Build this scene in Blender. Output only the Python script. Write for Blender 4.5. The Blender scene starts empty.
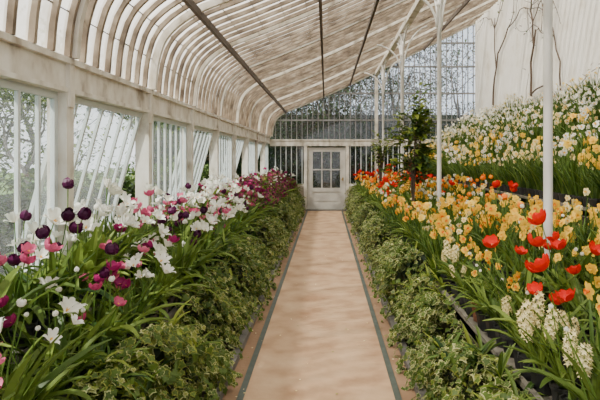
import bpy, math, random
import numpy as np
from mathutils import Vector, Matrix, Euler
rng=np.random.default_rng(7); random.seed(7)
U=rng.uniform
F_PX=520.0; H=1.65; YE=16.5; Y0=-1.4
XL=-1.78; XR=4.73

# ---------------------------------------------------------------- materials
MATS={}
def _base(name):
    m=bpy.data.materials.new(name); m.use_nodes=True
    nt=m.node_tree; nt.nodes.clear()
    out=nt.nodes.new('ShaderNodeOutputMaterial'); MATS[name]=m
    return m,nt,out
def ramp(nt,src,cols,pos=None):
    r=nt.nodes.new('ShaderNodeValToRGB'); el=r.color_ramp.elements
    n=len(cols)
    while len(el)<n: el.new(0.5)
    for i,c in enumerate(cols):
        el[i].position=pos[i] if pos else i/(n-1)
        el[i].color=(*c,1)
    nt.links.new(src,r.inputs[0]); return r.outputs[0]
def noise(nt,scale,detail=4,stretch=(1,1,1)):
    tc=nt.nodes.new('ShaderNodeTexCoord'); mp=nt.nodes.new('ShaderNodeMapping')
    mp.inputs['Scale'].default_value=stretch
    nt.links.new(tc.outputs['Object'],mp.inputs[0])
    n=nt.nodes.new('ShaderNodeTexNoise'); n.inputs['Scale'].default_value=scale; n.inputs['Detail'].default_value=detail
    nt.links.new(mp.outputs[0],n.inputs['Vector']); return n.outputs['Fac']
def plant(name,c1,c2,tr=.3,rough=.45):
    m,nt,out=_base(name)
    a=nt.nodes.new('ShaderNodeAttribute'); a.attribute_name='rnd'
    col=ramp(nt,a.outputs['Fac'],[c1,c2])
    p=nt.nodes.new('ShaderNodeBsdfPrincipled'); p.inputs['Roughness'].default_value=rough
    p.inputs['Specular IOR Level'].default_value=.22
    t=nt.nodes.new('ShaderNodeBsdfTranslucent'); mx=nt.nodes.new('ShaderNodeMixShader'); mx.inputs[0].default_value=tr
    nt.links.new(col,p.inputs['Base Color']); nt.links.new(col,t.inputs['Color'])
    nt.links.new(p.outputs[0],mx.inputs[1]); nt.links.new(t.outputs[0],mx.inputs[2]); nt.links.new(mx.outputs[0],out.inputs[0])
def solid(name,cols,pos=None,scale=6,stretch=(1,1,1),rough=.6,bump=0,detail=5,metal=0):
    m,nt,out=_base(name)
    n=noise(nt,scale,detail,stretch); col=ramp(nt,n,cols,pos)
    p=nt.nodes.new('ShaderNodeBsdfPrincipled'); p.inputs['Roughness'].default_value=rough; p.inputs['Metallic'].default_value=metal
    nt.links.new(col,p.inputs['Base Color'])
    if bump:
        b=nt.nodes.new('ShaderNodeBump'); b.inputs['Strength'].default_value=bump; b.inputs['Distance'].default_value=.01
        nt.links.new(noise(nt,scale*6,3),b.inputs['Height']); nt.links.new(b.outputs[0],p.inputs['Normal'])
    nt.links.new(p.outputs[0],out.inputs[0])
def glass(name,tint,haze,hazecol,var=0,rough=.05):
    m,nt,out=_base(name)
    t=nt.nodes.new('ShaderNodeBsdfTransparent'); t.inputs[0].default_value=(*tint,1)
    d=nt.nodes.new('ShaderNodeBsdfTranslucent'); e=nt.nodes.new('ShaderNodeBsdfDiffuse')
    mx0=nt.nodes.new('ShaderNodeMixShader'); mx0.inputs[0].default_value=.25
    d.inputs[0].default_value=(*hazecol,1); e.inputs[0].default_value=(*hazecol,1)
    if var:
        a=nt.nodes.new('ShaderNodeAttribute'); a.attribute_name='rnd'
        n=noise(nt,1.6,6,(3,5,1.5))
        ad=nt.nodes.new('ShaderNodeMath'); ad.operation='ADD'; nt.links.new(a.outputs['Fac'],ad.inputs[0]); nt.links.new(n,ad.inputs[1])
        hf=nt.nodes.new('ShaderNodeMath'); hf.operation='MULTIPLY'; hf.inputs[1].default_value=.5; nt.links.new(ad.outputs[0],hf.inputs[0])
        col=ramp(nt,hf.outputs[0],[tuple(c*.5*k for c,k in zip(hazecol,(1,.88,.7))),tuple(c*.92*k for c,k in zip(hazecol,(1,.98,.93))),hazecol],[.20,.37,.55])
        nt.links.new(col,d.inputs[0]); nt.links.new(col,e.inputs[0])
        c2=ramp(nt,hf.outputs[0],[tuple(c*.65*k for c,k in zip(tint,(1,.93,.8))),tint],[.22,.38]); nt.links.new(c2,t.inputs[0])
    nt.links.new(d.outputs[0],mx0.inputs[1]); nt.links.new(e.outputs[0],mx0.inputs[2])
    mx=nt.nodes.new('ShaderNodeMixShader'); mx.inputs[0].default_value=haze
    nt.links.new(t.outputs[0],mx.inputs[1]); nt.links.new(mx0.outputs[0],mx.inputs[2])
    g=nt.nodes.new('ShaderNodeBsdfGlossy'); g.inputs['Roughness'].default_value=rough
    mg=nt.nodes.new('ShaderNodeMixShader'); mg.inputs[0].default_value=.05
    nt.links.new(mx.outputs[0],mg.inputs[1]); nt.links.new(g.outputs[0],mg.inputs[2]); nt.links.new(mg.outputs[0],out.inputs[0])

plant('leaf_tulip',(.022,.065,.010),(.25,.34,.06),.35,.42)
plant('leaf_strap',(.014,.048,.009),(.12,.20,.035),.3)
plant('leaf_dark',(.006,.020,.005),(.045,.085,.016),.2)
plant('leaf_bright',(.07,.14,.012),(.34,.40,.06),.4)
plant('leaf_garden',(.02,.055,.012),(.13,.19,.045),.3)
plant('leaf_brown',(.03,.02,.012),(.14,.09,.045),.3)
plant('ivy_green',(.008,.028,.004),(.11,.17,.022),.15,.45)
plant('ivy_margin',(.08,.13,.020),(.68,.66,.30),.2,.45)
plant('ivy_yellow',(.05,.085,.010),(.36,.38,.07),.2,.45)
plant('stem',(.05,.12,.015),(.16,.25,.05),.1)
plant('petal_white',(.80,.79,.66),(.98,.97,.92),.3)
plant('petal_cream',(.80,.66,.26),(.96,.86,.52),.3)
plant('petal_yellow',(.88,.44,.012),(.98,.70,.10),.25)
plant('petal_orange',(.90,.17,.004),(.96,.38,.02),.25)
plant('petal_red',(.56,.003,.002),(.86,.02,.006),.2)
plant('petal_purple',(.03,.003,.022),(.12,.008,.07),.15)
plant('petal_pink',(.46,.03,.13),(.82,.24,.37),.25)
plant('petal_magenta',(.13,.006,.05),(.46,.02,.16),.25)
solid('pot_plastic',[(.012,.012,.013),(.03,.03,.03)],rough=.45)
solid('pot_terracotta',[(.25,.09,.045),(.42,.18,.1)],rough=.8)
solid('soil',[(.012,.008,.005),(.05,.033,.02)],scale=40,rough=1,bump=.6)
solid('staging',[(.09,.08,.065),(.24,.22,.17)],scale=5,rough=.8,bump=.2)
solid('paint',[(.28,.225,.16),(.62,.57,.48),(.80,.77,.70)],[.27,.44,.68],scale=7,stretch=(1,1,.6),rough=.55,bump=.15)
solid('rib_paint',[(.085,.058,.036),(.23,.175,.12),(.46,.39,.30)],[.30,.5,.75],scale=5,rough=.6)
solid('iron_rust',[(.04,.028,.02),(.13,.095,.07)],scale=10,rough=.7)
solid('white_paint',[(.62,.60,.55),(.85,.84,.80)],scale=5,rough=.4)
solid('door_paint',[(.45,.43,.38),(.66,.64,.59)],scale=5,rough=.5)
solid('sash_paint',[(.45,.50,.50),(.72,.76,.74)],scale=6,rough=.5)
solid('gable_bar',[(.10,.10,.10),(.32,.32,.31)],scale=6,rough=.5)
solid('path_concrete',[(.33,.19,.10),(.46,.295,.17),(.55,.375,.23)],[.3,.5,.72],scale=3.2,rough=.9,bump=.25,detail=12)
solid('path_margin',[(.20,.115,.06),(.34,.21,.12)],scale=5,rough=.9,bump=.3,detail=10)
solid('path_rail',[(.035,.05,.04),(.10,.12,.10)],scale=12,rough=.55,metal=.2)
solid('curb_stone',[(.08,.075,.065),(.22,.205,.18)],scale=14,rough=.85,bump=.3)
solid('whitewash',[(.66,.60,.50),(.84,.81,.74),(.90,.88,.83)],[.25,.45,.7],scale=2.2,rough=.85,bump=.2)
solid('brick_wall',[(.30,.24,.19),(.48,.42,.35)],scale=9,rough=.9,bump=.3)
solid('bark',[(.05,.032,.022),(.15,.10,.07)],scale=14,rough=.9,bump=.3)
solid('bark_grey',[(.04,.035,.035),(.11,.10,.095)],scale=14,rough=.9)
solid('lawn',[(.05,.11,.025),(.14,.22,.06)],scale=3,rough=.95)
solid('brass',[(.35,.25,.1),(.5,.36,.15)],rough=.35,metal=.9)
glass('roof_glass',(1,.98,.94),.60,(.98,.95,.89),1)
glass('window_glass',(.88,.94,.94),.12,(.85,.91,.92))
glass('gable_glass',(.72,.80,.88),.08,(.72,.80,.88))

# ---------------------------------------------------------------- mesh builder
class MB:
    def __init__(s): s.V=[];s.L=[];s.C=[];s.M=[];s.R=[];s.n=0;s.names=[]
    def mi(s,nm):
        if nm not in s.names: s.names.append(nm)
        return s.names.index(nm)
    def add(s,V,F,mat,rnd=.5):
        V=np.asarray(V,float)
        if isinstance(F,np.ndarray): L=F.ravel(); C=np.full(len(F),F.shape[1])
        else: L=np.array([i for f in F for i in f]); C=np.array([len(f) for f in F])
        s.V.append(V); s.L.append(L+s.n); s.C.append(C); s.M.append(np.full(len(C),s.mi(mat)))
        s.R.append(np.full(len(V),float(rnd))); s.n+=len(V)
    def freeze(s):
        s.V=[np.concatenate(s.V)];s.L=[np.concatenate(s.L)];s.C=[np.concatenate(s.C)];s.M=[np.concatenate(s.M)];s.R=[np.concatenate(s.R)]
        return s
    def inst(s,t,M3,loc,rnd=.5):
        V=t.V[0]@np.asarray(M3).T+np.asarray(loc)
        mp=np.array([s.mi(x) for x in t.names])
        s.V.append(V); s.L.append(t.L[0]+s.n); s.C.append(t.C[0]); s.M.append(mp[t.M[0]])
        s.R.append(np.clip(t.R[0]*.5+rnd*.5,0,1)); s.n+=len(V)
    def build(s,name,parent=None,smooth=False):
        s.freeze(); V,L,C,M,R=s.V[0],s.L[0],s.C[0],s.M[0],s.R[0]
        me=bpy.data.meshes.new(name)
        me.vertices.add(len(V)); me.vertices.foreach_set('co',V.astype(np.float32).ravel())
        me.loops.add(len(L)); me.loops.foreach_set('vertex_index',L.astype(np.int32))
        me.polygons.add(len(C)); st=np.concatenate([[0],np.cumsum(C)[:-1]])
        me.polygons.foreach_set('loop_start',st.astype(np.int32))
        for nm in s.names: me.materials.append(MATS[nm])
        me.polygons.foreach_set('material_index',M.astype(np.int32))
        me.polygons.foreach_set('use_smooth',np.full(len(C),bool(smooth)))
        me.update(calc_edges=True)
        a=me.attributes.new('rnd','FLOAT','POINT'); a.data.foreach_set('value',R.astype(np.float32))
        o=bpy.data.objects.new(name,me); bpy.context.scene.collection.objects.link(o)
        if parent: o.parent=parent
        return o
def empty(name,loc=(0,0,0)):
    e=bpy.data.objects.new(name,None); bpy.context.scene.collection.objects.link(e); return e
BF=np.array([[0,1,3,2],[4,6,7,5],[0,4,5,1],[2,3,7,6],[0,2,6,4],[1,5,7,3]])
def box(mb,x0,x1,y0,y1,z0,z1,mat,rnd=.5):
    V=[(x,y,z) for x in(x0,x1) for y in(y0,y1) for z in(z0,z1)]
    mb.add(V,BF,mat,rnd)
def frames(P):
    P=np.asarray(P,float); T=np.gradient(P,axis=0); T/=np.linalg.norm(T,axis=1)[:,None]+1e-9
    ref=np.array([0,0,1.]) if abs(T[0][2])<.8 else np.array([1.,0,0])
    out=[]
    for t in T:
        a=np.cross(t,ref); a/=np.linalg.norm(a)+1e-9; b=np.cross(t,a)
        out.append((a,b))
    return P,out
def tube(mb,P,r,n,mat,rnd=.5,cap=True):
    P,fr=frames(P); k=len(P); r=np.broadcast_to(np.asarray(r,float),(k,))
    an=np.arange(n)*2*math.pi/n
    V=np.concatenate([P[i]+r[i]*(np.cos(an)[:,None]*fr[i][0]+np.sin(an)[:,None]*fr[i][1]) for i in range(k)])
    F=[(i*n+j,i*n+(j+1)%n,(i+1)*n+(j+1)%n,(i+1)*n+j) for i in range(k-1) for j in range(n)]
    if cap: F+= [tuple(range(n))[::-1],tuple((k-1)*n+j for j in range(n))]
    mb.add(V,F,mat,rnd)
def lathe(mb,prof,cx,cy,n,mat,rnd=.5):
    an=np.arange(n)*2*math.pi/n
    V=[(cx+r*math.cos(a),cy+r*math.sin(a),z) for r,z in prof for a in an]
    k=len(prof)
    F=[(i*n+j,i*n+(j+1)%n,(i+1)*n+(j+1)%n,(i+1)*n+j) for i in range(k-1) for j in range(n)]
    F+=[tuple(range(n))[::-1],tuple((k-1)*n+j for j in range(n))]
    mb.add(V,F,mat,rnd)
def Rz(a): c,s=math.cos(a),math.sin(a); return np.array([[c,-s,0],[s,c,0],[0,0,1.]])
def toward(d,spin=0):
    z=np.array(d,float); z/=np.linalg.norm(z); x=np.cross((0,0,1.),z)
    if np.linalg.norm(x)<1e-4: x=np.array([1.,0,0])
    x/=np.linalg.norm(x); y=np.cross(z,x)
    return np.stack([x,y,z],1)@Rz(spin)

def blade(mb,base,az,L,w,lean,curl,mat,rnd,seg=6,fold=.25,shape=None):
    ts=np.linspace(0,1,seg+1); d=np.array([math.cos(az),math.sin(az),0]); sd=np.array([-math.sin(az),math.cos(az),0])
    p=np.array(base,float); V=[]
    for i,t in enumerate(ts):
        th=lean+curl*t
        tv=d*math.sin(th)+np.array([0,0,1])*math.cos(th); nv=-d*math.cos(th)+np.array([0,0,1])*math.sin(th)
        if i: p=p+tv*L/seg
        ww=w*(shape(t) if shape else (math.sin(math.pi*min(1,(t*.85+.12)))**.7))*.5+.0008
        V+= [p-sd*ww+nv*ww*fold*2, p, p+sd*ww+nv*ww*fold*2]
    F=[]
    for i in range(seg):
        a=i*3; F+=[(a,a+1,a+4,a+3),(a+1,a+2,a+5,a+4)]
    mb.add(V,F,mat,rnd)
def cup(mb,M3,loc,R,Hh,rs,zs,ws,mat,rnd,n=6,twist=0,jit=None):
    V=[];F=[]
    for i in range(n):
        a=i*2*math.pi/n+twist+(jit.uniform(-.2,.2) if jit else 0); k=.93 if i%2 else 1.04
        kz=1+(jit.uniform(-.18,.18) if jit else 0)
        b=len(V)
        for r,z,w in zip(rs,zs,ws):
            for s in(-1,0,1):
                rr=r*R*k*(1 if s==0 else .93); 
                x=rr*math.cos(a)-s*w*R*math.sin(a); y=rr*math.sin(a)+s*w*R*math.cos(a)
                V.append((x,y,z*Hh*kz+(0 if s==0 else .04*Hh)))
        for q in range(len(rs)-1):
            c=b+q*3; F+=[(c,c+1,c+4,c+3),(c+1,c+2,c+5,c+4)]
    V=np.array(V)@np.asarray(M3).T+np.asarray(loc); mb.add(V,F,mat,rnd)
CL=([.05,.75,1,.92,.5],[0,.12,.42,.75,1],[.1,.7,.85,.7,.06])
OP=([.05,.6,1.1,1.6,2.0],[0,.22,.5,.7,.62],[.1,.45,.55,.36,.03])
WI=([.05,.8,1.4,1.75,1.9],[0,.12,.45,.8,1.05],[.1,.65,.95,.8,.1])
def tulip_clump(col,kind,seed,hgt=.40,n=3,R=.026,nl=None,lw=1):
    r=random.Random(seed); m=MB()
    for i in range(n):
        a=r.uniform(0,6.28); o=r.uniform(.0,.045); b=np.array([o*math.cos(a),o*math.sin(a),0]); h=hgt*r.uniform(.62,1.15)
        ln=r.uniform(.02,.15); top=b+np.array([ln*math.cos(a),ln*math.sin(a),h])
        mid=(b+top)/2+np.array([-.01,.01,.01]); tube(m,[b,mid,top],[.0035,.003,.003],5,'stem',r.random(),False)
        tl=r.uniform(.2,.7) if kind!='star' else r.uniform(.5,1.3)
        d=np.array([math.cos(a)*tl,math.sin(a)*tl,1])
        sh={'cup':CL,'star':OP,'wide':WI}[kind]; RR=R*r.uniform(.75,1.15)
        M=toward(d,r.uniform(0,6)); cup(m,M,top,RR,RR*(2.3 if kind=='cup' else 1.9),*sh,col,r.random(),jit=r)
        if kind!='cup':
            for q in range(3):
                v=np.array([.2*RR*math.cos(q*2.1),.2*RR*math.sin(q*2.1),RR*.7]); tube(m,[top,top+M@v],.0022,4,'petal_yellow' if col!='petal_red' else 'petal_purple',.5)
    for i in range(nl if nl else n*3+2):
        a=r.uniform(0,6.28); blade(m,(.02*math.cos(a),.02*math.sin(a),-.01),a,hgt*r.uniform(.65,1.1),lw*r.uniform(.03,.055),r.uniform(.05,.5),r.uniform(.3,2.0),'leaf_tulip',r.random(),6,.3)
    return m.freeze()
def daff_clump(pet,cor,seed,hgt=.40,n=4,R=.038,nl=13):
    r=random.Random(seed); m=MB()
    for i in range(n):
        a=r.uniform(0,6.28); o=r.uniform(0,.05); b=np.array([o*math.cos(a),o*math.sin(a),0]); h=hgt*r.uniform(.66,1.15)
        fa=math.pi+.9+r.uniform(-1.5,1.5); fd=np.array([math.cos(fa),math.sin(fa),r.uniform(-.3,.6)])
        lean=np.array([r.uniform(-.09,.07),r.uniform(-.08,.07),h]); top=b+lean; neck=top+fd*.018+np.array([0,0,.008])
        tube(m,[b,(b+top)/2,top,neck],[.0032,.003,.0028,.0028],4,'stem',r.random(),False)
        M=toward(fd,r.uniform(0,1)); RR=R*r.uniform(.75,1.1)
        cup(m,M,neck,RR,RR*.3,[.08,.45,.8,1.0],[0,.15,.1,.0],[.12,.32,.30,.02],pet,r.random(),jit=r)
        an=np.arange(8)*math.pi/4; V=[]
        for rr,z in((.12,.05),(.2,.3),(.28,.42),(.08,.28)):
            V+= [(rr*RR*math.cos(q),rr*RR*math.sin(q),z*RR) for q in an]
        F=[(i2*8+j,i2*8+(j+1)%8,(i2+1)*8+(j+1)%8,(i2+1)*8+j) for i2 in range(3) for j in range(8)]+[tuple(24+j for j in range(8))]
        m.add(np.array(V)@M.T+neck,F,cor,r.random())
    for i in range(nl):
        a=r.uniform(0,6.28); blade(m,(.03*math.cos(a),.03*math.sin(a),-.01),a,hgt*r.uniform(.65,1.08),r.uniform(.012,.022),r.uniform(.0,.35),r.uniform(.1,1.3),'leaf_strap' if r.random()<.7 else 'leaf_tulip',r.random(),5,.15,lambda t:1-.85*t**3)
    return m.freeze()
def hyacinth(col,seed):
    r=random.Random(seed); m=MB()
    for s in range(2):
        a=r.uniform(0,6.28); b=np.array([.035*math.cos(a),.035*math.sin(a),0]); h=r.uniform(.22,.29); lean=np.array([r.uniform(-.09,.04),r.uniform(-.06,.06),h])
        tube(m,[b,b+lean*.5,b+lean],[.006,.005,.003],5,'stem',.6)
        for k in range(36):
            t=.56+.5*k/36; q=k*2.4; rad=.029*math.sin(math.pi*min(1,(t-.48)/.63))**.5; d=np.array([math.cos(q),math.sin(q),.25+max(0,t-.9)*6])
            M=toward(d,q); loc=b+lean*t+rad*d*.8
            an=np.arange(10)*math.pi/5; V=[(0,0,0)]+[((.018 if j%2==0 else .008)*math.cos(x),(.018 if j%2==0 else .008)*math.sin(x),.006 if j%2==0 else .002) for j,x in enumerate(an)]
            F=[(0,1+(j-1)%10,1+j,1+(j+1)%10) for j in range(0,10,2)]
            m.add(np.array(V)@M.T+loc,F,col,r.random())
    for i in range(8):
        a=r.uniform(0,6.28); blade(m,(.02*math.cos(a),.02*math.sin(a),0),a,r.uniform(.17,.25),r.uniform(.02,.03),r.uniform(.1,.5),r.uniform(.2,.8),'leaf_tulip',r.random(),5,.35)
    return m.freeze()
def azalea(col,seed,rad=.17,every=5):
    r=random.Random(seed); m=MB()
    for i in range(6):
        a=i*1.05; tube(m,[(0,0,0),(rad*.4*math.cos(a),rad*.4*math.sin(a),rad*.6),(rad*.8*math.cos(a),rad*.8*math.sin(a),rad*1.1)],[.006,.004,.002],4,'bark',.5,False)
    for i in range(230):
        a=r.uniform(0,6.28); e=math.asin(r.uniform(-.1,1)); k=rad*r.uniform(.6,1.15)
        d=np.array([math.cos(a)*math.cos(e),math.sin(a)*math.cos(e),math.sin(e)]); p=d*k+np.array([0,0,rad*.75])
        blade(m,p,a+r.uniform(-1,1),r.uniform(.04,.065),.02,r.uniform(.4,1.6),.5,'leaf_dark' if r.random()<.6 else 'leaf_bright',r.random(),2,.2,lambda t:math.sin(math.pi*(t*.8+.15)))
        if i%every==0:
            cup(m,toward(d+np.array([0,0,.3]),a*3),p+d*.015,.019,.017,[.1,1,1.5],[0,.6,.8],[.1,.7,.3],col,r.random(),5)
    return m.freeze()

SP={
 'tul_purple':[tulip_clump('petal_purple','cup',i,.47,3,.028,9) for i in range(6)],
 'tul_white':[tulip_clump('petal_white','star',10+i,.42,3,.034,10) for i in range(8)],
 'tul_pink':[tulip_clump('petal_pink','wide',20+i,.36,3,.022,9) for i in range(6)],
 'tul_mag':[tulip_clump('petal_magenta','wide',125+i,.38,3,.025,9) for i in range(5)],
 'tul_red':[tulip_clump('petal_red','wide',30+i,.47,2,.033,9) for i in range(6)],
 'tul_orange':[tulip_clump('petal_orange','cup',135+i,.42,2,.025,9) for i in range(5)],
 'daf_yellow':[daff_clump('petal_yellow','petal_orange',40+i,.40,4,.044) for i in range(6)],
 'daf_yy':[daff_clump('petal_yellow','petal_yellow',50+i,.40,4,.044) for i in range(6)],
 'daf_cream':[daff_clump('petal_cream','petal_yellow',60+i,.42,4,.036) for i in range(6)],
 'daf_white':[daff_clump('petal_white','petal_cream',70+i,.44,4,.034) for i in range(7)],
 'daf_wy':[daff_clump('petal_white','petal_yellow',80+i,.44,4,.034) for i in range(6)],
 'hya':[hyacinth('petal_cream',90+i) for i in range(5)],
 'aza':[azalea('petal_magenta',195+i,.17,3) for i in range(4)],
 'aza_p':[azalea('petal_pink',199+i,.15,5) for i in range(4)],
 'leafy':[tulip_clump('petal_white','cup',110+i,.40,1,.012,13,1.15) for i in range(5)],
 'strappy':[daff_clump('petal_cream','petal_yellow',210+i,.43,1,.02,22) for i in range(5)],
}

# ---------------------------------------------------------------- roof
cp=[(-1.78,2.10),(-1.78,2.34),(-1.74,2.66),(-1.62,2.93),(-1.32,3.16),(-.83,3.36),(.13,3.76),(1.7,4.50),(2.67,4.98),(XR,6.0),(6.5,6.9)]
prof=[]
for i in range(1,len(cp)-2):
    p0,p1,p2,p3=[np.array(c) for c in cp[i-1:i+3]]; m=5 if i<6 else 8
    for t in np.arange(m)/m:
        prof.append(.5*((2*p1)+(-p0+p2)*t+(2*p0-5*p1+4*p2-p3)*t*t+(-p0+3*p1-3*p2+p3)*t**3))
prof.append(np.array(cp[-2])); prof=np.array(prof); k=len(prof)
def roofz(x): return float(np.interp(x,prof[1:,0],prof[1:,1]))
tang=np.gradient(prof,axis=0); tang/=np.linalg.norm(tang,axis=1)[:,None]; nor=np.stack([tang[:,1],-tang[:,0]],1)
roof=empty('glasshouse_roof')
def sweep(mb,y,w,din,dout,mat,rnd):
    V=[]
    for p,n in zip(prof,nor):
        a=p+n*din; b=p-n*dout
        V+=[(a[0],y-w/2,a[1]),(a[0],y+w/2,a[1]),(b[0],y+w/2,b[1]),(b[0],y-w/2,b[1])]
    F=[(i*4+j,i*4+(j+1)%4,(i+1)*4+(j+1)%4,(i+1)*4+j) for i in range(k-1) for j in range(4)]+[(0,1,2,3),tuple((k-1)*4+j for j in(3,2,1,0))]
    mb.add(V,F,mat,rnd)
SPR=.215
ys=np.arange(Y0,YE+.01,SPR)
m=MB()
for i,y in enumerate(ys): sweep(m,y,.032,.040,.015,'rib_paint',.5)
m.build('glazing_ribs',roof)
m=MB()
POST=[1.95+1.64*i for i in range(-2,9)]
for y in POST: sweep(m,y,.05,.07,.0,'paint',.5)
m.build('main_ribs',roof)
m=MB(); ml=MB()
arc=np.concatenate([[0],np.cumsum(np.linalg.norm(np.diff(prof,axis=0),axis=1))]); NS=int(arc[-1]/.3)
sa=np.linspace(0,arc[-1],NS*2+1); PX=np.interp(sa,arc,prof[:,0]); PZ=np.interp(sa,arc,prof[:,1])
for i in range(len(ys)-1):
    base=U(0,1)
    for s in range(NS):
        V=[];o=U(0,.006)
        for q in range(3):
            idx=s*2+q; V+=[(PX[idx],ys[i],PZ[idx]+o*(2-q)/2),(PX[idx],ys[i+1],PZ[idx]+o*(2-q)/2)]
        m.add(V,[(0,1,3,2),(2,3,5,4)],'roof_glass',np.clip(base*.5+U(0,.5),0,1))
        if s: 
            x,z=PX[s*2],PZ[s*2]; w=U(.002,.005); box(ml,x-w,x+w,ys[i]+.014,ys[i+1]-.014,z-.006,z-.001,'iron_rust')
m.build('roof_panes',roof); ml.build('pane_laps',roof)
m=MB()
def purlin(x,w,h,mat):
    z=roofz(x)-.05; box(m,x-w/2,x+w/2,Y0,YE,z-h,z,mat)
for x in(-1.27,-.07,.75): purlin(x,.04,.075,'iron_rust')
purlin(3.1,.04,.09,'iron_rust')
m.build('purlins',roof)

PXC=1.6; ptop=roofz(PXC)-.06
dep=[PXC*520/222-3.6+3.6*i for i in range(0,5)]
for y in dep:
    m=MB()
    lathe(m,[(.075,0.0),(.075,.08),(.05,.12),(.033,.18),(.032,1.0),(.031,ptop-.6),(.045,ptop-.59),(.045,ptop-.55),(.03,ptop-.53),(.032,ptop-.22),(.06,ptop-.16),(.06,ptop-.12)],PXC,y,16,'white_paint')
    for s in(-1,1):
        P=[(PXC,y+s*(.03+.9*(1-math.cos(t))),ptop-1.05+.92*math.sin(t)) for t in np.linspace(0,1.5,9)]
        tube(m,P,.02,6,'white_paint')
        c=np.linspace(0,6.28,13); tube(m,[(PXC,y+s*.2+.12*math.cos(t),ptop-.29+.12*math.sin(t)) for t in c],.012,5,'white_paint')
        c=np.linspace(0,6.28,13); tube(m,[(PXC,y+s*.45+.07*math.cos(t),ptop-.22+.07*math.sin(t)) for t in c],.010,5,'white_paint')
        P=[(PXC+s*(.03+.6*(1-math.cos(t))),y,ptop-.9+(.55 if s<0 else .95)*math.sin(t)) for t in np.linspace(0,1.4,9)]
        tube(m,P,.018,6,'white_paint')
    m.build('iron_column',None,True)
m=MB(); box(m,PXC-.04,PXC+.04,Y0,YE,ptop-.12,ptop,'paint'); box(m,PXC-.06,PXC+.06,Y0,YE,ptop-.14,ptop-.12,'paint')
m.build('arcade_beam',roof)

# ---------------------------------------------------------------- left wall
wl=empty('wall_left')
m=MB(); box(m,XL-.16,XL,Y0,YE,0,.85,'brick_wall'); m.build('dwarf_wall',wl)
m=MB()
box(m,XL-.14,XL,Y0,YE,2.12,2.30,'paint'); box(m,XL-.14,XL+.035,Y0,YE,2.295,2.335,'paint'); box(m,XL-.14,XL+.02,Y0,YE,2.10,2.13,'paint'); box(m,XL-.16,XL+.03,Y0,YE,.85,.89,'paint')
for y in POST:
    box(m,XL-.12,XL+.015,y-.05,y+.05,.89,2.10,'paint'); box(m,XL,XL+.03,y-.035,y+.035,2.0,2.30,'paint')
m.build('eave_beam_and_posts',wl)
def sash(name,ya,yb,tilt):
    m=MB(); h=1.21
    w=.03
    box(m,-w/2,w/2,ya,ya+.045,-h,0,'sash_paint');box(m,-w/2,w/2,yb-.045,yb,-h,0,'sash_paint')
    box(m,-w/2,w/2,ya+.045,yb-.045,-.05,0,'sash_paint');box(m,-w/2,w/2,ya+.045,yb-.045,-h,-h+.07,'sash_paint')
    n=7
    for i in range(1,n):
        y=ya+(yb-ya)*i/n; box(m,-.012,.012,y-.013,y+.013,-h+.07,-.05,'sash_paint')
    m.add([(0,ya+.04,-h+.05),(0,yb-.04,-h+.05),(0,yb-.04,-.04),(0,ya+.04,-.04)],[(0,1,2,3)],'window_glass')
    c,s=math.cos(tilt),math.sin(tilt); M=np.array([[c,0,s],[0,1,0],[-s,0,c]])
    m.V=[v@M.T+np.array([XL-.06,0,2.10]) for v in m.V]
    m.build(name)
for i in range(len(POST)):
    a=POST[i]+.05; b=(POST[i+1] if i+1<len(POST) else YE)-.05
    if b-a<.3: continue
    sash('window_%d'%(i+1),a,b,.27 if i%2==1 else 0.0)

# ---------------------------------------------------------------- right wall
m=MB(); box(m,XR,XR+.25,Y0,YE,0,6.05,'whitewash'); m.build('wall_right')
# ---------------------------------------------------------------- gable
wb=empty('wall_back'); m=MB()
DX0,DX1,DH=-.60,.63,1.98
yb=YE
box(m,XL-.1,DX0-.10,yb,yb+.15,0,.75,'brick_wall'); box(m,DX1+.10,XR+.2,yb,yb+.15,0,.75,'brick_wall')
m.build('dwarf_wall',wb)
m=MB()
box(m,DX0-.10,DX0,yb-.03,yb+.12,0,2.05,'paint'); box(m,DX1,DX1+.10,yb-.03,yb+.12,0,2.05,'paint')
box(m,XL,XR,yb-.04,yb+.12,2.03,2.20,'paint'); box(m,XL,XR,yb-.06,yb+.12,2.20,2.24,'paint')
box(m,XL,DX0-.1,yb-.01,yb+.1,.75,.83,'paint'); box(m,DX1+.1,XR,yb-.01,yb+.1,.75,.83,'paint')
for x in np.arange(XL+.17,XR,.17):
    zt=roofz(x)
    if zt>2.3: box(m,x-.012,x+.012,yb+.01,yb+.05,2.24,zt,'gable_bar')
    if x<DX0-.12 or x>DX1+.12: box(m,x-.012,x+.012,yb+.01,yb+.05,.83,2.03,'sash_paint')
for zz in(2.85,3.7,4.55,5.3):
    xs=float(np.interp(zz,prof[:,1],prof[:,0])); box(m,xs,XR,yb,yb+.05,zz-.025,zz+.025,'gable_bar')
box(m,1.55,1.65,yb-.02,yb+.08,.8,roofz(1.6)-.05,'paint')
m.build('gable_frame',wb)
m=MB(); sweep(m,yb+.02,.09,.09,.0,'paint',.5); m.build('gable_rafter',wb)
m=MB()
xs=np.linspace(XL,XR,30)
for a,b in zip(xs[:-1],xs[1:]):
    za=roofz(a);zb=roofz(b); m.add([(a,yb+.03,2.2),(b,yb+.03,2.2),(b,yb+.03,zb),(a,yb+.03,za)],[(0,1,2,3)],'gable_glass',U())
for a,b in((XL,DX0-.1),(DX1+.1,XR)): m.add([(a,yb+.03,.8),(b,yb+.03,.8),(b,yb+.03,2.05),(a,yb+.03,2.05)],[(0,1,2,3)],'gable_glass')
m.build('gable_panes',wb)
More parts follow.
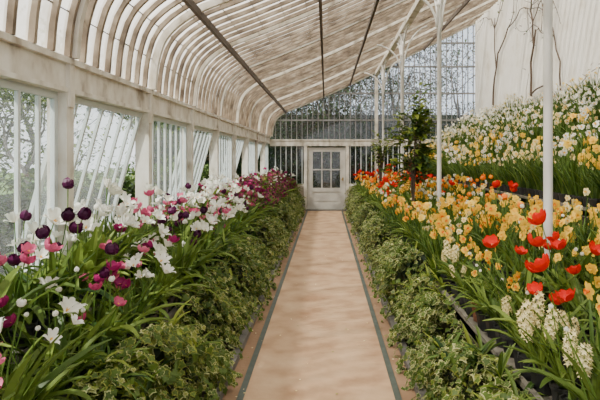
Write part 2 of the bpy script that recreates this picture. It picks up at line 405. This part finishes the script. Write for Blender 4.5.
# door
d=empty('door_1'); m=MB(); yd=yb+.02; WP='door_paint'
x0,x1=DX0+.01,DX1-.01; xm=(x0+x1)/2
box(m,x0,x0+.17,yd,yd+.05,.02,DH,WP); box(m,x1-.17,x1,yd,yd+.05,.02,DH,WP)
box(m,x0+.17,x1-.17,yd,yd+.05,DH-.13,DH,WP); box(m,x0+.17,x1-.17,yd,yd+.05,.02,.22,WP); box(m,x0+.17,x1-.17,yd,yd+.05,.58,.70,WP)
box(m,x0+.17,x1-.17,yd+.02,yd+.04,.22,.58,WP); box(m,x0+.24,x1-.24,yd+.008,yd+.02,.27,.53,WP)
for i in(1,2,): 
    x=x0+.17+(x1-x0-.34)*i/3; box(m,x-.018,x+.018,yd+.005,yd+.045,.70,DH-.13,WP)
for z in(1.28,): box(m,x0+.17,x1-.17,yd+.01,yd+.04,z-.018,z+.018,WP)
m.build('door_leaf',d)
m=MB(); m.add([(x0+.17,yd+.03,.7),(x1-.17,yd+.03,.7),(x1-.17,yd+.03,DH-.13),(x0+.17,yd+.03,DH-.13)],[(0,1,2,3)],'window_glass'); m.build('door_glass',d)
m=MB(); tube(m,[(x1-.09,yd-.0,.98),(x1-.09,yd-.05,.98),(x1-.16,yd-.055,.98)],.011,8,'brass'); lathe(m,[(.02,.93),(.02,1.03)],x1-.09,yd+.0,8,'brass'); m.build('door_handle',d)
m=MB(); box(m,DX0-.05,DX1+.05,yb-.35,yb+.2,0.001,.03,'curb_stone'); m.build('door_step')

# ---------------------------------------------------------------- floor
PL,PR=-.71,.627
m=MB(); box(m,PL,PR,Y0,YE,-.06,0,'path_margin'); box(m,PL+.12,PR-.13,Y0,YE-.01,-.02,.004,'path_concrete')
m.build('floor')
m=MB(); box(m,PL+.10,PL+.145,Y0,YE-.4,-.01,.009,'path_rail'); box(m,PR-.155,PR-.11,Y0,YE-.4,-.01,.009,'path_rail'); m.build('trim_1')
m=MB()
for xa in(PL-.06,PR):
    y=Y0
    while y<YE-.05:
        y2=min(y+.9,YE-.02); box(m,xa,xa+.06,y+.004,y2-.004,-.05,.06+U(-.004,.004),'curb_stone',U()); y=y2
m.build('trim_2')
m=MB(); box(m,XL-.1,PL-.06,Y0,YE,-.05,.0,'soil'); box(m,PR+.06,XR,Y0,YE,-.05,0,'soil'); m.build('bed_soil')
m=MB()
for i in range(260):
    x=U(PL+.05,PR-.05) if U()<.5 else (PL+abs(rng.normal(0,.1)) if U()<.5 else PR-abs(rng.normal(0,.1))); y=U(2.5,YE-.5); s=U(.004,.011)
    a=U(0,6); V=[(x+s*math.cos(a+q)*(1 if q%2 else .6),y+s*math.sin(a+q)*(1 if q%2 else .6),.008+U(0,.003)) for q in(0,1.2,2.6,3.8,5)]
    m.add(V,[(0,1,2,3,4)],'petal_cream' if U()<.7 else 'leaf_bright',U())
m.build('fallen_petals')

# ---------------------------------------------------------------- staging
LT=[(-1.42,-1.09,.52),(-1.76,-1.42,.70)]
RT=[(.98,1.42,.50),(1.42,1.92,.60),(1.92,2.40,.72),(2.40,2.78,1.16),(2.78,3.16,1.42),(3.16,3.54,1.66),(3.54,3.92,1.90),(3.92,4.30,2.14),(4.30,4.69,2.38)]
def staging(name,T):
    m=MB()
    for a,b,z in T:
        box(m,a,b,Y0,YE-.05,z-.05,z,'staging')
        fx=a if T is RT else b
        lip=(fx,fx+.03) if T is RT else (fx-.03,fx)
        box(m,lip[0],lip[1],Y0,YE-.05,z-.06,z+.03,'staging')
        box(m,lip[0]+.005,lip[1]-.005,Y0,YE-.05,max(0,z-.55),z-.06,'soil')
        for y in np.arange(Y0+.2,YE,1.5): box(m,a+.04,a+.1,y,y+.06,0,z-.05,'staging'); box(m,b-.1,b-.04,y,y+.06,0,z-.05,'staging')
    m.build(name)
staging('left_staging_bench',LT); staging('tiered_staging',RT)

pots=MB(); beds={}
def bed(n):
    if n not in beds: beds[n]=MB()
    return beds[n]
def putpot(x,y,z,r=.068,h=.12):
    mt='pot_terracotta' if U()<.02 else 'pot_plastic'
    lathe(pots,[(r*.72,z),(r*.95,z+h*.86),(r*1.04,z+h*.86),(r*1.04,z+h),(r*.93,z+h),(r*.9,z+h*.9)],x,y,10,mt)
    return z+h*.9
def pick(w):
    ks=list(w); p=np.array([w[q] for q in ks],float); return ks[rng.choice(len(ks),p=p/p.sum())]
NM={'tul_purple':'purple_tulips','tul_white':'white_star_tulips','tul_pink':'pink_tulips','tul_mag':'magenta_tulips','tul_red':'red_tulips','tul_orange':'orange_tulips',
'daf_yellow':'yellow_daffodils','daf_yy':'yellow_daffodils','daf_cream':'cream_daffodils','daf_white':'white_daffodils','daf_wy':'white_daffodils','hya':'cream_hyacinths','aza':'magenta_azaleas','aza_p':'pink_azaleas','leafy':'leafy_bulb_plants','strappy':'leafy_bulb_plants'}
def place(sp,x,y,z,s=1,free=True):
    t=SP[sp][rng.integers(len(SP[sp]))]
    M=Rz(U(0,6.28) if free else U(-.8,.8))*s*U(.8,1.2)
    bed(NM[sp]).inst(t,M,(x,y,z),U())
cells={}
def species(tag,x,y,w,cell=.45,mix=.3):
    key=(tag,int(y/cell),int(x/.3))
    if key not in cells: cells[key]=pick(w)
    return cells[key] if U()>mix else pick(w)
ST=.15
def clear(x,y): return all((x-PXC)**2+(y-q)**2>.0144 for q in dep)
for ti,(a,b,z) in enumerate(LT):
    for x in np.arange(a+.09,b-.06,ST):
        for y in np.arange(Y0+.1,YE-.15,ST):
            xx,yy=x+U(-.015,.015),y+U(-.02,.02)
            if yy<3.6: w={'tul_purple':2.4,'tul_white':3,'tul_pink':.8,'tul_mag':1} if ti else {'tul_pink':2.6,'tul_mag':1.6,'tul_white':2.4,'tul_purple':.8}
            elif yy<5.2: w={'tul_purple':1,'tul_white':4,'tul_pink':1.6,'tul_mag':.8}
            elif yy<7.5: w={'tul_white':4,'tul_pink':1.6,'tul_mag':1.2,'aza_p':.8,'tul_purple':2.2}
            elif yy<9: w={'tul_white':3,'tul_pink':1.6,'tul_mag':1.2,'aza_p':1.0,'aza':1.8}
            else: w={'aza':6,'aza_p':2,'tul_mag':1,'tul_white':.4}
            sp=species('L%d'%ti,xx,yy,w)
            if U()<(.34 if ti==0 else .18): sp='leafy'
            zz=putpot(xx,yy,z)
            place(sp,xx,yy,zz,1.0+.12*math.sin(yy*1.7+ti)+(.12 if yy>9 else 0))
for ti,(a,b,z) in enumerate(RT):
    for x in np.arange(a+.10,b-.06,ST+.01):
        for y in np.arange(Y0+.1,YE-.15,ST+.01):
            xx,yy=x+U(-.015,.015),y+U(-.02,.02)
            if not clear(xx,yy): continue
            lf=.26
            if ti<=2:
                if yy<3.7: w={'tul_red':.8,'hya':.6,'daf_yy':3.4,'daf_yellow':3,'tul_orange':.4} if ti<2 else {'daf_yellow':3,'daf_yy':3,'tul_red':.2}
                elif yy<7.5: w={'daf_yellow':4.5,'daf_yy':4,'daf_cream':1.6,'tul_orange':1.0,'hya':1.8 if ti==0 else .3,'tul_red':.2,'daf_white':.3}
                else: w={'tul_red':1.6,'tul_orange':2.6,'daf_yellow':3.2,'daf_cream':1.3,'daf_white':.8}
                if ti==0: lf=.34
            elif ti==3: w={'daf_wy':2,'daf_yy':2.6,'daf_cream':3}; lf=.5 if x<a+.15 else .28
            elif ti in(4,5): w={'daf_wy':3,'daf_yy':2.2,'daf_cream':3,'daf_white':2}; lf=.3
            else: w={'daf_white':5,'daf_wy':3,'daf_cream':1.2}; lf=.28
            sp=species('R%d'%ti,xx,yy,w,.6)
            if U()<lf: sp='leafy' if (ti<2 and U()<.6) else 'strappy'
            if 2.45<yy<3.35 and 1.2<xx<1.60 and U()<.46: sp='tul_red'
            if ti==0 and xx<1.2 and yy<5.2:
                sp='hya' if U()<.32 else ('daf_yellow' if U()<.55 else 'leafy')
            zz=putpot(xx,yy,z)
            place(sp,xx,yy,zz,(1.0+.1*math.sin(yy*1.3+ti*2))*(1.05 if ti>2 else .95)*(.85 if sp=='leafy' and ti==0 else 1),free=not sp.startswith('daf'))
pots.build('plant_pots')
for n,b in beds.items(): b.build(n)

# ---------------------------------------------------------------- ivy
def ivy_tpl(cg,cm,inner):
    m=MB(); out=[(0,-.15),(.30,-.38),(.52,-.20),(.50,.02),(.82,.20),(.42,.38),(.28,.55),(0,1.05),(-.28,.55),(-.42,.38),(-.82,.20),(-.50,.02),(-.52,-.20),(-.30,-.38)]
    n=len(out); O=np.array([(x,y,-.18*(x*x+y*y)+.02) for x,y in out]); I=np.array([(x*inner,(y-.15)*inner+.15,.03-.1*x*x*inner) for x,y in out])
    m.add(np.concatenate([O,I]),[(i,(i+1)%n,n+(i+1)%n,n+i) for i in range(n)],cm,.5)
    m.add(I,[tuple(range(n))],cg,.5); return m.freeze()
IV=[ivy_tpl('ivy_green','ivy_margin',.70),ivy_tpl('ivy_green','ivy_margin',.82),ivy_tpl('ivy_green','ivy_green',.7),ivy_tpl('ivy_yellow','ivy_margin',.68),ivy_tpl('ivy_green','ivy_yellow',.75)]
def ivy(name,xf,xb,zt,side,wts,N,big,near):
    m=MB()
    ysn=np.arange(Y0,YE-.05,.10); pr=[(0,.02),(.10,.3),(.30,.60),(.65,.88),(1,1.0)]
    def bul(y,t): return .08*math.sin(y*2.3+t*3)+.07*math.sin(y*5.1+1+t*6)+.045*math.sin(y*11+t*9)
    def pt(y,t,off=0):
        u=np.interp(t,[0,.25,.5,.75,1],[p[0] for p in pr]); v=np.interp(t,[0,.25,.5,.75,1],[p[1] for p in pr])
        bb=bul(y,t)*min(1,.3+t*1.5)
        zz=zt*(near+(1-near)*min(1,max(0,(y-3.5)/1.5)))
        return np.array([xf+(xb-xf)*u-side*(bb*.7+off), y, max(.01,zz*v+bb*.9+off*.5)])
    V=[];T=9
    for y in ysn:
        for t in np.linspace(0,1,T): V.append(pt(y,t,-.13))
    F=[(i*T+j,i*T+j+1,(i+1)*T+j+1,(i+1)*T+j) for i in range(len(ysn)-1) for j in range(T-1)]
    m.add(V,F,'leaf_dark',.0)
    wts=np.array(wts)/sum(wts)
    for q in range(N):
        y=Y0+(YE-.1-Y0)*(U()**1.15); t=U(0,1.0); off=U(-.13,.05)
        p=pt(y,t,off)
        nrm=np.array([-side*(1.1-t*.8)+U(-.9,.9),U(-1.2,.6),.45+t*.9+U(-.7,.7)])
        M=toward(nrm,U(-1.3,1.3)+math.pi)*U(.5,1.35)*big
        if p[2]<.02: p[2]=.02
        pw=wts*np.array([1+.9*math.sin(y*1.9),1+.7*math.sin(y*4.3+t*4),1+.9*math.sin(y*1.1+2),1+.8*math.sin(y*3.1),1]); pw/=pw.sum()
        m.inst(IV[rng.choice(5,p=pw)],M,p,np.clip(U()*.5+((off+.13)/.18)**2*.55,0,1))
    for q in range(620):
        y=U(Y0,YE-.2); t0=U(0,.98); b=pt(y,t0,-.02); P=[b]; dv=np.array([-side*U(.2,1),U(-.7,.4),U(.0,1.3)]); sl=U(.025,.05)
        for s in range(6):
            dv=dv/np.linalg.norm(dv)+np.array([0,0,-.3]); P.append(P[-1]+dv*sl); P[-1][2]=max(.015,P[-1][2])
            lim=xf-side*.13
            if (P[-1][0]-lim)*side<0: P[-1][0]=lim
        tube(m,P,.0022,3,'stem',.3,False)
        for pnt in P[1:]:
            for _ in range(2): m.inst(IV[rng.choice(5,p=wts)],toward((-side*U(.3,1),U(-1,.3),U(.2,1)),U(2,4.2))*U(.5,1.05)*big,np.array(pnt)+rng.normal(0,.010,3),U(.2,1))
    for q in range(260):
        y=U(Y0,YE-.2); b=pt(y,U(.35,.98),-.06)
        mt=('leaf_tulip','leaf_bright','leaf_strap')[rng.integers(3)]
        for l in range(8): blade(m,b,U(0,6.28),U(.10,.26),U(.012,.032),U(.1,.9),U(.3,1.7),mt,U(),4,.2)
    m.build(name)
ivy('green_ivy_border',PL-.07,-1.06,.64,-1,[.6,.8,3.2,1.6,3.4],12500,.038,1.0)
ivy('variegated_ivy_border',PR+.07,.96,.62,1,[2.6,2.2,2.6,1.2,2.2],12500,.037,.8)

# ---------------------------------------------------------------- trees / shrubs
def branch(m,p,d,L,r,depth,tips,mat,spread=.6,up=.15,sides=5):
    P=[p]; dd=np.array(d,float)
    for s in range(3):
        dd=dd+rng.normal(0,.13,3)+np.array([0,0,up*.4]); dd/=np.linalg.norm(dd); P.append(P[-1]+dd*L/3)
    tube(m,P,np.linspace(r,r*.62,4),max(3,sides),mat,.5,False)
    if depth==0: tips.append(P[-1]); tips.append(P[2]); return
    for c in range(rng.integers(2,4)):
        nd=dd+rng.normal(0,spread,3); nd/=np.linalg.norm(nd)
        branch(m,P[-1] if c else P[2],nd,L*U(.62,.85),r*.6,depth-1,tips,mat,spread,up,sides-1)
def leaf(m,p,s,mat):
    a=U(0,6.28); blade(m,p,a,s,s*.45,U(.3,1.8),U(.2,.8),mat,U(),2,.2,lambda t:math.sin(math.pi*(t*.8+.12)))
def tree(name,x,y,h,r,depth,bark,leafmats=None,nl=0,ls=.08,spread=.55,z0=0,lr=.25):
    m=MB(); tips=[]
    branch(m,np.array([x,y,z0]),(0,0,1),h,r,depth,tips,bark,spread)
    if leafmats:
        for tp in tips:
            for q in range(nl):
                pp=tp+rng.normal(0,lr,3)
                if pp[1]>YE+.3 or pp[0]<XL-.5: leaf(m,pp,U(.6,1.2)*ls,leafmats[rng.integers(len(leafmats))])
    return m.build(name)
def shrub(x,y,z0,zc,rx,rz,n,ls):
    m=MB(); 
    for i in range(22):
        a=U(0,6.28); e=U(-1.3,1.4); kk=U(.6,1.15); tp=np.array([x+kk*rx*math.cos(a)*math.cos(e),y+kk*rx*math.sin(a)*math.cos(e),zc+kk*rz*math.sin(e)])
        P=[np.array([x,y,z0]),np.array([x+U(-.03,.03),y+U(-.03,.03),z0+(zc-z0)*.5]),(tp+np.array([x,y,zc]))/2,tp]
        tube(m,P,[.010,.008,.005,.002],5,'bark',.5,False)
        for q in range(n//22):
            t=U(.3,1.05); c=np.array([x,y,zc-rz*.2])*(1-t)+tp*t+rng.normal(0,.045,3)
            s=U(.6,1.3)*ls; blade(m,c,a+U(-1.3,1.3),s,s*.42,U(.6,1.5),U(.3,1.2),'leaf_garden' if U()<.5 else 'leaf_bright',U(),4,.2,lambda t:math.sin(math.pi*(t*.85+.1)))
    lathe(m,[(.10,z0-.16),(.13,z0+.02),(.14,z0+.02),(.14,z0+.05),(.12,z0+.05)],x,y,14,'pot_terracotta')
    m.build('potted_shrub')
shrub(1.34,8.0,.66,1.94,.40,.72,760,.15)
shrub(1.25,11.9,.66,1.75,.26,.45,260,.11)
for (x,y,h) in((-4,19.6,2.0),(-1.6,18.9,1.6),(.2,19.2,1.8),(1.8,18.8,1.8),(3.4,19.3,2.1),(5.2,19.8,2.2),(8,21,2.8),(-8,23,2.8),(0,22.4,3),(3,22.6,3.2)):
    tree('bare_tree',x,y,h,.10,6,'bark_grey',['leaf_brown','leaf_garden','leaf_dark'],7,.13,.62,0,.28)
for (x,y,h) in((-5.2,2.0,1.2),(-5.6,4.6,1.4),(-8,8,2),(-6.2,11,1.5),(-9,15,2),(-6.5,17.5,1.6)):
    tree('garden_tree',x,y,h,.10,5,'bark_grey',['leaf_garden','leaf_bright','leaf_garden'],12,.16,.6,0,.3)
def hedge(name,x0,x1,y0,y1,z1,N,mat):
    m=MB()
    box(m,x0+.2,x1-.2,y0+.2,y1-.2,0,z1-.3,'leaf_dark',.0)
    for q in range(N):
        x,y,z=U(x0,x1),U(y0,y1),U(.02,1)*z1; 
        f=rng.integers(3)
        if f==0: z=z1-U(0,.35)+.25*math.sin(x*2)+.2*math.sin(y*3)
        elif (x1-x0)>(y1-y0): y=y0+U(0,.25)
        else: x=x1-U(0,.3)
        leaf(m,np.array([x,y,z]),U(.08,.18),mat)
    m.build(name)
hedge('garden_hedge',-4.6,-3.4,-1,16,1.45,9000,'leaf_garden')
hedge('evergreen_shrubbery',-5,11,17.6,18.4,2.3,9000,'leaf_dark')
hedge('evergreen_shrubbery',-9,14,24.5,26,4.0,9000,'leaf_dark')
m=MB(); box(m,-40,XL-.17,-20,60,-.3,-.06,'lawn'); box(m,XL-.17,40,YE+.2,60,-.3,-.06,'lawn'); m.build('garden_lawn')

# vine on right wall
m=MB()
for y0v in(9.6,11.6,14.6):
    def vb(p,a,L,r,dp):
        P=[p]
        for s in range(6):
            a+=rng.normal(0,.3); q=P[-1]+np.array([0,math.sin(a)*L/6,math.cos(a)*L/6]); q[0]=XR-.05-U(0,.03); q[1]=min(q[1],YE-.1); q[2]=min(q[2],5.8); P.append(q)
        tube(m,P,np.linspace(r,r*.6,7),5,'bark',.5)
        if dp:
            for s in(-1,1): vb(P[rng.integers(2,7)],a+s*U(.4,1.2),L*.8,r*.6,dp-1)
        for q in P[1:]:
            if dp<2 and U()<.6: leaf(m,q+np.array([-.03,U(-.1,.1),U(-.1,.1)]),U(.05,.11),'leaf_brown' if U()<.4 else 'leaf_garden')
    vb(np.array([XR-.05,y0v,2.4]),U(-.3,.3),2.2,.034,3)
m.build('climbing_vine')

# ---------------------------------------------------------------- light
w=bpy.data.worlds.new('sky'); bpy.context.scene.world=w; w.use_nodes=True
bg=w.node_tree.nodes['Background']; bg.inputs[0].default_value=(.96,.97,1,1); bg.inputs[1].default_value=2.05
sd=bpy.data.lights.new('sun','SUN'); sd.energy=10.0; sd.angle=math.radians(2.8); sd.color=(1,.94,.84)
so=bpy.data.objects.new('sun',sd); bpy.context.scene.collection.objects.link(so)
so.rotation_euler=Vector((.52,.38,-.80)).to_track_quat('-Z','Y').to_euler()

cam=bpy.data.cameras.new('camera'); cam.sensor_width=36; cam.lens=F_PX/600*36
cam.shift_x=-26/600; cam.shift_y=-42/600; cam.clip_start=.05
co=bpy.data.objects.new('camera',cam); bpy.context.scene.collection.objects.link(co)
co.location=(0,0,H); co.rotation_euler=(math.pi/2,0,0); bpy.context.scene.camera=co
